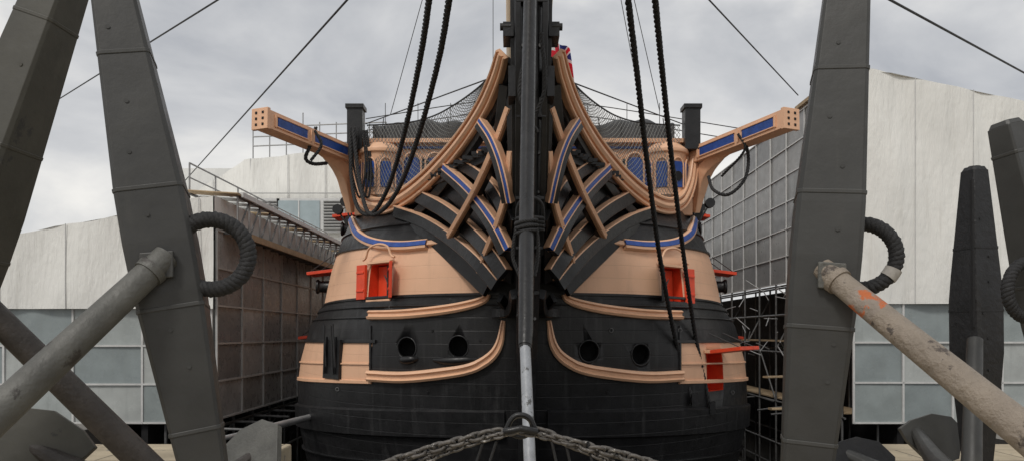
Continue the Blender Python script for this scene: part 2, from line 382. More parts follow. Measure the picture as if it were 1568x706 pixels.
g.rope([(X0-.1,11.9,6.2),(X0-.2,11.95,5.6),(X0-.05,12.0,5.2),(X0+.1,12.1,5.0)],.035,ROPE,.2)
g.rope([(X0+.15,11.8,6.5),(X0+.2,11.9,5.6),(X0-.1,12.2,5.0),(X0-.17,12.5,4.5),(X0-.1,12.9,3.9)],.035,ROPE,.2)
for k in range(4):
    z=3.55+k*.06; f=13.1-k*.04
    g.tube([V((X0+.24*math.cos(a),f+.12+.2*math.sin(a),z)) for a in [2*math.pi*i/16 for i in range(16)]],.035,ROPE,n=6,closed=True)
g.tube([(X0-.24,13.2,3.6),(X0-.2,12.9,3.95),(X0,12.75,4.05),(X0+.2,12.9,3.95),(X0+.24,13.2,3.6)],.035,ROPE,res=4)
q=W(806,350,9.3)
for k in range(3): g.rope([q+V((.13*math.cos(a),.13*math.sin(a),-.04+k*.06+.02*math.cos(a))) for a in [2*math.pi*i/16 for i in range(16)]],.028,ROPE,.09,res=1,closed=True)
g.rope([q+V((-.13,-.05,0)),q+V((-.17,.0,-.35)),q+V((-.06,-.05,-.7)),q+V((-.1,-.05,-1.1))],.025,ROPE,.12)
g.rope([q+V((.13,-.05,0)),q+V((.15,.0,-.3)),q+V((.1,-.05,-.6))],.025,ROPE,.12)
g.obj('gammoning_ropes',ship)
g=B(); g.tube([(X0,20,4.9),(X0,13,8.05),(X0,4.5,11.9),(X0,2,13.0)],.42,SPAR,n=24,rs=[.44,.43,.38,.35]); g.tube([(X0,13,8.05),(X0,12.85,8.12)],.47,BLK2,n=24)
g.obj('bowsprit',ship)
# ---- head rails and timbers
g=B(); HN=(-.5,-.85,-.15)
main=[(770,82,12.8),(759,122,13.3),(741,165,14.1),(714,208,15.3),(683,246,16.5),(650,279,17.6),(616,304,18.6),(587,315,19.4),(562,308,20.0),(547,280,20.3),(540,240,20.5)]
MP=[WH(*p,gap=.35) for p in main]
g.sweep(MP,MOULD(.2,.14),SAL2,HN,sc=[.6,.72,.85,.95,1.03,1.08,1.1,1.1,1.0,.8,.6])
g.sweep([p+V((.12,.14,-.08)) for p in MP[:8]],RECT(.16,.1),BLK2,HN,sc=[.6,.8,1,1,1,1,1,1])
def rail(pts,w,kind,gap=.3):
    P=[WH(*p,gap=gap) for p in pts]
    g.sweep(P,RECT(w,.07),BLK2,HN)
    g.sweep(P,RECT(.015,.095,.05),SAL2,HN,off=(-w,0))
    if kind=='blue':
        g.sweep(P,RECT(w*.36,.085,.05),BLU,HN,off=(-w+w*.4,0)); g.sweep(P,RECT(.011,.095,.05),SAL2,HN,off=(-w+w*.82,0))
rail([(735,190,13.9),(750,213,13.6),(763,245,13.4),(772,280,13.3),(778,310,13.4)],.105,'blue')
rail([(681,262,16.3),(706,284,15.4),(732,312,14.7),(755,345,14.1),(775,385,13.9)],.145,'blue',.45)
rail([(606,324,19.0),(645,338,17.8),(685,362,16.6),(725,395,15.4),(760,436,14.9)],.14,'one')
rail([(640,300,18.0),(680,322,16.7),(715,350,15.7),(748,385,14.8),(772,420,14.5)],.16,'one',.35)
rail([(706,252,16.0),(732,268,15.2),(756,292,14.5),(776,330,14.0)],.12,'one',.4)
def board(pts,w,m=BLK2,d=.06,gap=.12): g.sweep([WH(*p,gap=gap) for p in pts],RECT(w,d),m,HN)
board([(600,318,19.7),(650,350,18.4),(700,395,17),(748,440,16.2)],.22)
board([(660,270,18),(700,300,16.8),(740,345,15.7),(770,392,15.2)],.18)
board([(735,250,15.5),(755,290,15.2),(768,335,15),(778,380,15)],.18)
board([(783,140,13.2),(786,250,13.5),(784,330,14),(780,430,15)],.09)
for pts in ([(781,165,13.3),(764,212,13.6),(745,258,14.0),(722,305,14.8),(690,360,16.0)],
            [(784,232,13.3),(779,285,13.5),(768,330,13.8),(752,372,14.5),(735,412,15.6)],
            ):
    PP=[WH(*p,gap=.6) for p in pts]
    g.sweep(PP,RECT(.06,.09),SAL2,HN); g.sweep(PP,RECT(.02,.11,.05),SAL,HN,off=(-.025,0))
    g.sweep([p+V((.09,.03,0)) for p in PP],RECT(.035,.07),BLK2,HN)
for pts in ([(757,150,13.8),(740,195,14.6),(722,225,15.4),(700,255,16.4)],[(775,130,13.2),(768,190,13.6),(755,245,14.4)],[(765,420,15.4),(772,380,14.6),(779,330,14)],[(720,225,15.6),(675,290,17.2),(640,325,18.2)]):
    board(pts,.1,d=.09,gap=.3)
for (a,b_,c) in ((748,425,15.6),(706,378,16.6),(660,340,18),(766,455,15.8)):
    P=[WH(a,b_,c,gap=.25),WH(a+8,b_+12,c+.3,gap=.2)]
    g.sweep(P,RECT(.05,.1),BLK2,HN,res=1)
g.mirror(); g.obj('head_rails',ship)
g=B(); z=5.3; A0=(3.5,19.9); A1=(.3,13.9)
yy=14.0
while yy<20: 
    w=lerp(A1[0],A0[0],((yy-13.9)/6)**.8); g.box((X0,yy,z),(2*w,.09,.08),BLK2); yy+=.2
x=-3.4
while x<3.5:
    u=(max(0,(abs(x)-.3)/3.2))**1.25; y0=13.9+6*u; g.box((X0+x,(y0+20)/2,z+.045),(.1,max(.1,20-y0),.07),BLK2); x+=.21
for s_ in(-1,1): g.beam((X0+s_*.3,13.9,z-.06),(X0+s_*3.5,19.9,z-.06),.16,.2,BLK2)
for yy in (15.2,16.6,18.1): g.box((X0,yy,z-.12),(2*lerp(.3,3.4,(yy-13.9)/6),.2,.2),BLK2)
g.obj('beakhead_grating',ship)
g=B(); yb=20.6; zb,zt=5.0,7.0; hw=4.72
g.box((X0,yb+.1,(zb+zt)/2),(hw*2,.2,zt-zb),SAL2)
for s_ in(-1,1):
    P=[V((X0+s_*hw,yb+.2,0)),V((X0+s_*5.2,23,0)),V((X0+s_*5.5,26,0)),V((X0+s_*5.5,58,0))]
    for a,b_ in zip(P,P[1:]):
        for z0,z1,m in ((5.0,6.0,BLK),(6.0,6.5,SAL2),(6.5,7.1,BLK)):
            g.add([(a.x,a.y,z0),(b_.x,b_.y,z0),(b_.x,b_.y,z1),(a.x,a.y,z1),(a.x-s_*.3,a.y,z0),(b_.x-s_*.3,b_.y,z0),(b_.x-s_*.3,b_.y,z1),(a.x-s_*.3,a.y,z1)],[(0,1,2,3),(4,5,6,7),(3,2,6,7),(0,1,5,4),(0,3,7,4),(1,2,6,5)],m)
g.box((X0,39,6.0),(10.4,36,.1),WOOD)
g.box((X0,yb-.05,zt+.02),(hw*2+.1,.36,.12),SAL2); g.box((X0,yb-.03,zt-.14),(hw*2,.12,.06),BLU); g.box((X0,yb-.06,5.5),(hw*2,.12,.08),SAL2)
g.obj('beakhead_bulkhead',ship,.01)
g=B()
def panel(x,z,w,h):
    g.box((x,yb-.015,z),(w,.05,h),BLU)
    for s_ in(-1,1): g.box((x+s_*w/2,yb-.05,z),(.05,.12,h+.1),SAL2)
    g.tube([(x-w/2,yb-.07,z+h/2-.1),(x-w*.3,yb-.07,z+h/2+.06),(x,yb-.07,z+h/2+.12),(x+w*.3,yb-.07,z+h/2+.06),(x+w/2,yb-.07,z+h/2-.1)],.04,SAL2,n=6,res=4)
for x,w in ((-4.35,.42),(-3.1,.5),(-2.45,.55),(-1.3,.55),(-.6,.45)): panel(X0+x,6.12,w,.95)
for x in (-2.75,-1.85):
    g.tube([(X0+x,yb-.09,6.4),(X0+x,yb+.0,6.4)],.15,DARK,n=16)
for x in(-3.4,-2.1,-.95): g.tube([(X0+x,yb-.07,5.5),(X0+x,yb-.07,6.9)],.05,SAL2,n=8)
rx,ry,rr=X0-3.95,yb-.1,.56
g.tube([(rx,ry,z_) for z_ in (5.3,5.45,5.5,6.6,6.62,6.72,6.9)],.5,SAL2,n=24,rs=[.4,.6,rr,rr,.62,.62,.4])
for a in (-155,-112,-68,-25):
    a=math.radians(a); c=V((rx+(rr+.0)*math.cos(a),ry+(rr+.0)*math.sin(a),6.0)); tx=V((-math.sin(a),math.cos(a),0)); nx_=V((math.cos(a),math.sin(a),0))
    g.obox(c,tx,(0,0,1),nx_,(.3,.7,.05),BLU); g.tube([c+tx*(.17)-V((0,0,.35))+nx_*.03,c+tx*.17+V((0,0,.28))+nx_*.03,c+V((0,0,.45))+nx_*.03,c-tx*.17+V((0,0,.28))+nx_*.03,c-tx*.17-V((0,0,.35))+nx_*.03],.024,SAL2,n=6,res=3)
a=math.radians(-112); g.tube([V((rx+rr*math.cos(a),ry+rr*math.sin(a),5.95)),V((rx+(rr+.05)*math.cos(a),ry+(rr+.05)*math.sin(a),5.95))],.13,DARK,n=16)
g.box((X0-4.62,20.35,7.3),(.42,.4,1.15),BLK2); g.box((X0-4.62,20.35,7.9),(.5,.48,.12),BLK2)
g.box((X0-1.95,yb-.02,6.0),(.5,.05,1.1),DARK)
g.mirror(); g.obj('bulkhead_joinery',ship,.01)
def cloth(name,x0,x1,y,z0,z1,m,par,nx=120,nz=10):
    b=B(); vs=[]
    for j in range(nz+1):
        for i in range(nx+1):
            u=i/nx; v=j/nz; x=lerp(x0,x1,u)
            y_=y+.05*math.sin(x*9+v*2)+.07*math.sin(x*3.1+1)+(0.5*max(0,v-.7)/.3)
            z_=lerp(z0,z1+.06*math.sin(x*2.2)+.04*math.sin(x*7),min(1,v*1.15))
            vs.append((x,y_,z_))
    b.add(vs,[(j*(nx+1)+i,j*(nx+1)+i+1,(j+1)*(nx+1)+i+1,(j+1)*(nx+1)+i) for j in range(nz) for i in range(nx)],m,True)
    for k in range(14):
        x=lerp(x0,x1,(k+.5)/14); b.tube([(x,y-.1,z0),(x,y-.1,z0+.4),(x,y+.1,z1+.04)],.015,ROPE)
    return b.obj(name,par)
cloth('hammock_canvas',X0-4.25,X0+4.25,20.75,7.02,7.72,CANV,ship)
# catheads
g=B()
ro=W(548,244,20.9); ti=W(401,183,17.4); A=(ti-ro).normalized(); U=(V((0,0,1))-A*A.z).normalized(); Nn=A.cross(U)
if Nn.y>0: Nn=-Nn
Lc=(ti-ro).length
g.obox((ro+ti)/2,A,U,Nn,(Lc,.44,.42),SAL2)
g.obox(ti+A*.03,A,U,Nn,(.1,.5,.48),SAL2)
for a,b_ in ((.2,.56),(.64,.92)):
    g.obox(ro+A*Lc*(a+b_)/2+Nn*.215,A,U,Nn,(Lc*(b_-a),.22,.02),BLU)
    for s_ in(-1,1): g.obox(ro+A*Lc*(a+b_)/2+Nn*.22+U*.125*s_,A,U,Nn,(Lc*(b_-a)+.06,.03,.05),SAL2)
for t_ in(.18,.6,.94): g.obox(ro+A*Lc*t_+Nn*.22,A,U,Nn,(.05,.3,.06),SAL2)
for k in range(3):
    for s_ in(-.1,.1): g.obox(ti+A*.085+U*(-.14+.14*k)+Nn*s_,A,U,Nn,(.02,.06,.06),DARK)
g.sweep([W(478,222,19.2),W(505,240,19.9),W(524,262,20.4),W(533,292,20.7),W(538,325,20.9)],RECT(.15,.16),SAL2,(-.5,-.8,0),sc=[.5,.9,1.1,1,.6])
g.mirror(); g.obj('catheads',ship,.012)
# ropes
g=B()
g.rope([W(662,-40,10.5),W(645,80,12.5),W(620,200,15.0),WH(595,285,17.4,.7),WH(570,326,18.6,.7),WH(548,318,19.0,.6),W(538,270,19.6),W(537,205,20.0)],.055,ROPE,.32)
g.rope([W(692,-30,10.5),W(672,90,12.5),W(640,210,14.8),WH(612,285,16.9,.7),WH(585,322,18.2,.7),WH(562,322,18.7,.7),W(548,260,19.5),W(541,200,19.9)],.055,ROPE,.32)
g.rope([W(958,-30,11),W(975,110,12.6),W(991,250,14.4),W(1013,410,16.4),W(1040,545,18.0),proj(1058,612,.05)],.055,ROPE,.32)
g.rope([W(1000,-30,11),W(1014,110,12.8),W(1028,240,14.6),W(1048,400,16.9),W(1066,520,18.3),proj(1085,624,.05)],.055,ROPE,.32)
g.obox(proj(1058,610,.1),(1,0,0),(0,0,1),(0,1,0),(.14,.3,.14),BLK2); g.obox(proj(1085,622,.1),(1,0,0),(0,0,1),(0,1,0),(.14,.3,.14),BLK2)
g.rope([W(484,195,19),W(474,225,18.8),W(468,243,18.8),W(480,251,19),W(500,250,19.6)],.05,ROPE,.25)
g.rope([W(482,200,18.7),W(492,222,18.7),W(476,246,18.7)],.04,ROPE,.25)
g.rope([W(1136,205,18.8),W(1146,240,18.8),W(1140,275,18.8),W(1115,298,19),W(1092,290,19.4),W(1085,270,19.8)],.045,ROPE,.25)
g.rope([W(1130,205,18.6),W(1140,230,18.6),W(1105,270,19.4)],.035,ROPE,.25)
for k in range(3): 
    g.rope([W(537+6*k,195,20.0),W(535+5*k,240,19.9),W(545+5*k,290,19.6),W(553+6*k,300,19.6),W(560+4*k,255,19.9),W(556+3*k,200,20.0)],.03,ROPE,.2)
for s_ in(-1,1):
    for k in range(10):
        c=V((X0+s_*(5.75+random.random()*.35),23.5+k*.6,5.5+random.random()*.9)); g.tube([c+V((0,-.1,0)),c+V((0,.1,0))],.13+.05*random.random(),BLK2,n=10)
        g.tube([c,V((X0+s_*5.5,c.y,5.0))],.03,WIRE)
g.obj('stays_and_tackle',ship)
# netting
g=B()
bot=cr([W(750,128,13.6)]+[MP[i]+V((0,.05,.15)) for i in range(2,8)]+[W(565,285,20.0)],6)
top=cr([W(750,118,13.6),W(728,138,15),W(700,158,16.6),W(668,176,18.2),W(635,186,19.6),W(600,190,20.3),W(562,192,20.4)],7)
def samp(P,u):
    x=u*(len(P)-1); i=min(len(P)-2,int(x)); return P[i].lerp(P[i+1],x-i)
def S(u,v): 
    p=samp(bot,u).lerp(samp(top,u),v); p.y-=.1*math.sin(math.pi*v); p.z-=.12*math.sin(math.pi*v)*math.sin(math.pi*u); return p
NU=42; NV=12
for k in range(-NV,NU+1):
    for dr in(1,-1):
        pts=[]
        for j in range(NV+1):
            i=k+j if dr==1 else k+NV-j
            if 0<=i<=NU: pts.append(S(i/NU,j/NV))
        if len(pts)>1: g.tube(pts,.0075,HEMP,n=3)
g.tube(top,.02,ROPE,n=5)
g.mirror(); g.obj('head_netting',ship)
g=B()
def line(a,b_,r,m=WIRE): g.tube([W(*a),W(*b_)],r,m,n=5)
line((340,-4,14),(58,172,26),.018); line((537,-6,14),(283,277,34),.022); line((1080,-6,16),(1222,146,25),.02); line((1352,-6,12),(1580,118,18),.022)
line((648,-5,22),(598,175,24),.012); line((755,-5,25),(755,150,25),.012); line((950,-5,22),(985,180,23),.012); line((970,-5,22),(1010,170,23),.012)
line((745,122,14),(560,190,20.4),.015); line((865,122,14),(1045,190,20.4),.015)
for r0,r1 in ((160,172),(178,184)):
    g.tube([W(560,r0+22,24),W(700,r0,24),W(784,r0-8,24),W(900,r0,24),W(1140,r0+38,24)],.015,WIRE,res=5)
for px in(590,640,690,900,960,1010): line((px,158,24),(px,200,24),.012)
g.obj('standing_rigging',ship)
g=B(); g.tube([(X0,34,6),(X0,34,22)],.45,SPAR,n=20); g.obj('foremast',ship)
# flag
fm=bpy.data.materials.new('ensign_cloth'); fm.use_nodes=True; nt=fm.node_tree; N=nt.nodes; L=nt.links; b=N['Principled BSDF']; b.inputs['Roughness'].default_value=.8
def nd(op,a,bb=None):
    x=N.new('ShaderNodeMath'); x.operation=op
    for s_,i in((a,0),(bb,1)):
        if s_ is None: continue
        if isinstance(s_,(int,float)): x.inputs[i].default_value=s_
        else: L.new(s_,x.inputs[i])
    return x.outputs[0]
uv=N.new('ShaderNodeUVMap'); sp=N.new('ShaderNodeSeparateXYZ'); L.new(uv.outputs[0],sp.inputs[0])
u=nd('ABSOLUTE',nd('SUBTRACT',sp.outputs[0],.5)); v=nd('ABSOLUTE',nd('SUBTRACT',sp.outputs[1],.5)); mn=nd('MINIMUM',nd('MULTIPLY',u,1.6),v); dg_=nd('ABSOLUTE',nd('SUBTRACT',u,v))
def mx(f,a,bb):
    x=N.new('ShaderNodeMix'); x.data_type='RGBA'; L.new(f,x.inputs[0])
    for s_,i in((a,6),(bb,7)):
        if isinstance(s_,tuple): x.inputs[i].default_value=s_+(1,)
        else: L.new(s_,x.inputs[i])
    return x.outputs[2]
c=mx(nd('LESS_THAN',dg_,.09),(.01,.03,.2),(.75,.75,.75)); c=mx(nd('LESS_THAN',dg_,.05),c,(.65,.01,.03)); c=mx(nd('LESS_THAN',mn,.22),c,(.75,.75,.75)); c=mx(nd('LESS_THAN',mn,.15),c,(.65,.01,.03)); L.new(c,b.inputs['Base Color'])
flag=empty('union_flag',(2.0,38,15))
me=bpy.data.meshes.new('flag_cloth'); nx,nz=24,16; vs=[]
for j in range(nz+1):
    for i in range(nx+1):
        u_=i/nx; v_=j/nz; p=W(lerp(832,872,u_)+(1-v_)*u_*10,lerp(116,52,v_)+u_*u_*30+3*math.sin(u_*5),38); p.y+=.35*math.sin(u_*9+v_*2); vs.append(tuple(p))
me.from_pydata(vs,[],[(j*(nx+1)+i,j*(nx+1)+i+1,(j+1)*(nx+1)+i+1,(j+1)*(nx+1)+i) for j in range(nz) for i in range(nx)])
ul=me.uv_layers.new()
for p in me.polygons:
    p.use_smooth=True
    for li in p.loop_indices:
        vi=me.loops[li].vertex_index; ul.data[li].uv=((vi%(nx+1))/nx,(vi//(nx+1))/nz)
me.materials.append(fm); o=bpy.data.objects.new('flag_cloth',me); bpy.context.collection.objects.link(o); o.parent=flag; o.matrix_parent_inverse=Matrix.Translation(flag.location).inverted()
g=B(); g.tube([W(832,200,38),W(832,48,38)],.05,SPAR,n=8); g.obj('flagstaff',flag)

# ================================================================== BUILDINGS
def panelwall(g,o,uv_,width,z0,z1,nc,nr,mats,fm_,outn,fw=.06):
    o=V(o);uv_=V(uv_).normalized(); outn=V(outn)
    cw=width/nc; ch=(z1-z0)/nr; UP=V((0,0,1))
    for i in range(nc):
        for j in range(nr):
            c=o+uv_*(cw*(i+.5))+UP*(z0+ch*(j+.5)); tl=outn*random.uniform(-.012,.012)
            g.obox(c+tl,uv_+outn*random.uniform(-.012,.012),UP+outn*random.uniform(-.01,.01),outn,(cw-.02,ch-.02,.03),random.choice(mats))
    for i in range(nc+1): g.obox(o+uv_*(cw*i)+UP*(z0+z1)/2+outn*.04,uv_,UP,outn,(fw,z1-z0+.05,fw),fm_)
    for j in range(nr+1): g.obox(o+uv_*width/2+UP*(z0+ch*j)+outn*.043,uv_,UP,outn,(width,fw*.9,fw*.9),fm_)
def sheet(g,o,uv_,width,bot,topf,m,outn,nx=60,nz=16,amp=.06):
    o=V(o);uv_=V(uv_).normalized();outn=V(outn); vs=[]
    for j in range(nz+1):
        for i in range(nx+1):
            u=i/nx;x=u*width; zt_=topf(u); z=lerp(bot,zt_,j/nz)
            w=amp*(math.sin(x*2.6+math.sin(z*.8)*1.2)+.5*math.sin(x*5.3+z*1.1)+.6*math.sin(x*1.1+z*.9+1))
            vs.append(o+uv_*x+outn*w+V((0,0,z)))
    g.add(vs,[(j*(nx+1)+i,j*(nx+1)+i+1,(j+1)*(nx+1)+i+1,(j+1)*(nx+1)+i) for j in range(nz) for i in range(nx)],m,True)
lb=empty('sheeted_scaffold_building',(-16,30,0))
g=B()
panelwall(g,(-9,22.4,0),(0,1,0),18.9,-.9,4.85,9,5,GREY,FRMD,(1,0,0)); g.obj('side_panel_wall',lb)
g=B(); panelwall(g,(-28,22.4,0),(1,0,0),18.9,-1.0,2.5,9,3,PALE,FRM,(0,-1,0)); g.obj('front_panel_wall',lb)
g=B()
tl=lambda u: tab([(-28,3.9),(-15.4,4.6),(-12.1,5.2),(-9,5.85)],-28+u*19)+.03*math.sin(u*60)
sheet(g,(-28,22.2,0),(1,0,0),19,2.45,tl,SHEET,(0,-1,0),nx=110,amp=.045)
for k in range(1,10):
    x=-28+2*k+.6; g.tube([(x,22.14,2.45),(x,22.14,tl((x+28)/19))],.015,FRM)
vs=[];nx=24
for j,(yy_,f) in enumerate(((22.2,0),(28,.4),(34,.8),(39.5,1))):
    for i in range(nx+1):
        x=lerp(-28,-9,i/nx); z0=tl(i/nx); vs.append((x,yy_,z0-.1*f+.05*math.sin(x*3+yy_)*(j>0)))
g.add(vs,[(j*(nx+1)+i,j*(nx+1)+i+1,(j+1)*(nx+1)+i+1,(j+1)*(nx+1)+i) for j in range(3) for i in range(nx)],SHEET,True)
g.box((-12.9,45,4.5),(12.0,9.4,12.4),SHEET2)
rt=lambda u: tab([(-24,6.0),(-19,8.0),(-17.5,8.95),(-14.3,11),(-6.8,11.9)],-24+17.2*u)
sheet(g,(-24,39.6,0),(1,0,0),17.2,3,rt,SHEET,(0,-1,0),nx=110,nz=20,amp=.07)
for k in range(8): g.tube([(-22+2*k,39.5,3),(-22+2*k,39.5,rt((2+2*k)/17.2))],.025,FRM)
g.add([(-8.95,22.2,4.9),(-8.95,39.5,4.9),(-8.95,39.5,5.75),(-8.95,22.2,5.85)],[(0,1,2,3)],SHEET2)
g.obj('sheeting',lb)
g=B()
for cx,w,m in ((-13.1,1.3,0),(-11.3,2.2,1),(-9.5,1.0,0)):
    g.box((cx,39.25,7.95),(w+.2,.12,1.8),FRM)
    if m: g.box((cx,39.16,7.95),(w,.06,1.55),GLASS); g.box((cx,39.12,7.95),(.06,.06,1.55),FRM)
    else:
        for k in range(10): g.box((cx,39.1,7.25+k*.16),(w,.12,.05),FRMD)
        g.box((cx,39.18,7.95),(w,.03,1.55),MID[0])
for k in range(2): g.box((-11.3,39.3,6.75+2.4*k),(7,.06,.05),FRMD)
for z_ in (11.9,12.4,12.9): g.tube([(-14,39.9,z_-.1),(-6.8,39.9,z_+.2)],.035,GALV)
for k in range(9): g.tube([(-14+k*.9,39.9,11.0),(-14+k*.9,39.9,13.1+(.5 if k%3==0 else 0))],.035,GALV)
g.obj('roof_railing_and_windows',lb)
g=B()
# scaffold gantry: cantilevered walkway sloping along the head of the side wall
a0=V((-8.55,23,5.95)); a1=V((-7.9,37.5,5.75)); b0=a0+V((-1.5,0,.1)); b1=a1+V((-1.5,0,.1)); HH=1.15
for q in (V((0,0,0)),V((0,0,-HH))): g.tube([a0+q,a1+q],.05,GALD); g.tube([b0+q,b1+q],.05,GALD)
for k in range(17):
    t=k/16; p=a0.lerp(a1,t); q=b0.lerp(b1,t); g.tube([p,p-V((0,0,HH))],.035,GALV); p2=a0.lerp(a1,min(1,t+.0625)); g.tube([p-V((0,0,HH)),p2],.03,GALD)
    g.beam(p+V((.1,0,.05)),q+V((0,0,.05)),.55,.06,WOOD if k%4==0 else FRMD)
    g.beam(p-V((-.15,0,HH)),q-V((0,0,HH)),.12,.1,GALD)
g.obox((a0+a1)/2+V((-.75,0,-HH+.09)),a1-a0,V((1,0,0)),V((0,0,1)),((a1-a0).length,1.4,.05),BROWN)
g.beam(a0+V((.12,0,-HH)),a1+V((.12,0,-HH)),.07,.2,WOOD)
g.beam(a0+V((.14,0,.06)),a1+V((.14,0,.06)),.07,.16,FRM)
for k in range(9):
    t=k/8; p=b0.lerp(b1,t); g.tube([p,p+V((0,0,.95))],.03,GALV)
g.tube([b0+V((0,0,.95)),b1+V((0,0,.95))],.03,GALV); g.tube([b0+V((0,0,.5)),b1+V((0,0,.5))],.025,GALV)
g.beam((-9.1,22.4,4.95),(-9.1,41,4.95),.3,.1,FRM)
g.obj('scaffold_walkway',lb)
g=B()
for k in range(10):
    y=22.6+k*1.8
    for x in(-9.2,-10.6): g.tube([(x,y,-9),(x,y,-.9)],.05,GALD)
    g.tube([(-10.6,y,-3.2),(-9.2,y,-1.2)],.04,GALD); g.tube([(-9.2,y,-1.2),(-7.9,y,-1.25)],.05,GALD)
for z_ in(-1.2,-2.8,-4.6): g.tube([(-9.2,22.5,z_),(-9.2,40,z_)],.05,GALD)
g.box((-11.2,31,-4.9),(.2,17,7.8),DARK)  # added near-black sheet: paints the shade in the gap below the panels
g.obj('scaffold_legs',lb)
rb=empty('sheeted_scaffold_building',(18,30,0))
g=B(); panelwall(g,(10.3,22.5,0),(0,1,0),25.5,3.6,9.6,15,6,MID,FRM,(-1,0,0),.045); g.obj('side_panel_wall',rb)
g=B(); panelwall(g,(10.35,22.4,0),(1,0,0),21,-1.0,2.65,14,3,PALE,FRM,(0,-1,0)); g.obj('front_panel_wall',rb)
g=B()
tr=lambda u: tab([(10.35,9.6),(10.8,9.66),(15.6,8.62),(31,5.2)],10.35+21*u)
sheet(g,(10.35,22.2,0),(1,0,0),21,2.6,tr,SHEET,(0,-1,0),nx=110,nz=20,amp=.045)
for k in range(1,12):
    x=10.35+1.75*k; zt_=tr((x-10.35)/21); g.tube([(x,22.14,2.6),(x,22.14,zt_)],.012,FRM)
vs=[];nx=20
for j,yy_ in enumerate((22.2,34,48)):
    for i in range(nx+1):
        x=10.35+21*i/nx; vs.append((x,yy_,tr(i/nx)+.02*j*3))
g.add(vs,[(j*(nx+1)+i,j*(nx+1)+i+1,(j+1)*(nx+1)+i+1,(j+1)*(nx+1)+i) for j in range(2) for i in range(nx)],SHEET,True)
g.obj('sheeting',rb)
g=B(); g.box((11.9,37.6,-2.5),(.2,30,12),DARK)  # added near-black backing: scaffold shadow under the wall, painted as colour
for k in range(12):
    y=22.8+k*1.9
    for x in(10.2,11.3):
        g.tube([(x,y,-9),(x,y,3.6)],.04,GALD)
    if k%2: g.tube([(10.2,y,-.9),(10.2,y+1.9,1.1)],.035,GALD); g.tube([(10.2,y,1.1),(11.3,y,3.2)],.035,GALD)
    g.tube([(8.4+random.random(),y,-1.2+random.random()*.8),(10.1,y,-1.0+random.random()*.5)],.035,GALD)
for z_ in(-4,-2.5,-.9,1.0,2.4,3.5):
    g.tube([(10.2,22.6,z_),(10.2,44,z_)],.04,GALD); g.tube([(11.3,22.6,z_+.1),(11.3,44,z_+.1)],.04,GALD)
for z_ in (-.9,1.3): g.box((10.75,33,z_+.12),(1.0,20,.05),WOOD)
for k in range(30):
    y=23+random.random()*9; x=8.8+random.random()*1.2; z_=.8+random.random()*2.4; g.tube([(x,y,z_),(x+random.uniform(-.5,.8),y+random.uniform(-1,1),z_+random.uniform(-.5,.5))],.02,GALV)
g.beam((7.9,23,.35),(10.2,24,.35),.25,.06,WOOD); g.beam((7.9,22.6,-.6),(10.2,23,-.6),.25,.06,WOOD)
g.box((10.3,24.5,9.75),(.3,4,.12),WOOD); g.tube([(10.3,24.3,9.6),(10.3,24.3,10.2)],.03,SPAR)
g.obj('scaffold_structure',rb)

# ================================================================== GROUND / DOCK / QUAY
g=B(); R_=600; xs=[-R_,-12,12.5,R_]; ys=[-R_,9.6,90,R_]; vs=[(x,y,-1.02) for y in ys for x in xs]
g.add(vs,[(j*4+i,j*4+i+1,(j+1)*4+i+1,(j+1)*4+i) for j in range(3) for i in range(3) if not(i==1 and j==1)],GROUND); g.obj('ground')
g=B()
st=[(0,-1.0),(0,-3),(1,-3),(1,-5),(2,-5),(2,-7),(3,-7),(3,-9)]
for (a,za),(b_,zb_) in zip(st,st[1:]):
    g.add([(-12+a,9.6,za),(-12+a,90,za),(-12+b_,90,zb_),(-12+b_,9.6,zb_)],[(0,1,2,3)],PIT)
    g.add([(12.5-a,9.6,za),(12.5-a,90,za),(12.5-b_,90,zb_),(12.5-b_,9.6,zb_)],[(0,1,2,3)],PIT)
g.add([(-12,9.6,-9),(12.5,9.6,-9),(12.5,90,-9),(-12,90,-9)],[(0,1,2,3)],PIT)
g.add([(-12,9.6,-9),(12.5,9.6,-9),(12.5,9.6,-1),(-12,9.6,-1)],[(0,1,2,3)],PIT)
g.add([(-12,90,-9),(12.5,90,-9),(12.5,90,-1),(-12,90,-1)],[(0,1,2,3)],PIT)
g.obj('dry_dock')
g=B()
g.box((0,-10,-.5),(60,39,1.0),STONE); g.box((-16.7,10.45,-.5),(26.6,1.9,1.0),STONE); g.box((17.2,10.45,-.5),(25.6,1.9,1.0),STONE)
g.obj('stone_quay',None,.03)

# ================================================================== ANCHORS
def stock(g,top,bot,s_mid,s_end,rot,m,bands=(.3,.42,.58,.7),hoop=IRON,pw=.12):
    A=(top-bot); n_=12; P=[bot.lerp(top,i/n_) for i in range(n_+1)]
    hint=V((math.sin(rot),-math.cos(rot),0))
    f=lambda t: lerp(s_mid,s_end,max(0,(abs(t-.5)*2-pw)/(1-pw)))/2
    prof=RECT(1,1,.13)
    g.sweep(P,prof,m,hint,sc=[f(i/n_) for i in range(n_+1)],res=1)
    g.sweep([P[-1],P[-1]+A.normalized()*.04],RECT(1,1,.25),m,hint,sc=[s_end/2,s_end/2*.8],res=1)
    for b_ in bands:
        p=bot.lerp(top,b_); s_=f(b_)+.006
        a=A.normalized()*.014; g.sweep([p-a,p+a],RECT(1,1,.15),m,hint,sc=[s_,s_],res=1)
    sd=A.normalized().cross(hint).normalized(); hn=(hint-A.normalized()*hint.dot(A.normalized())).normalized()
    for t in (.3,.36,.46,.54,.64,.72,.84):
        q=bot.lerp(top,t)+hn*f(t)+sd*f(t)*random.uniform(-.5,.5); g.tube([q-hn*.01,q+hn*.006],.014,m,n=10)
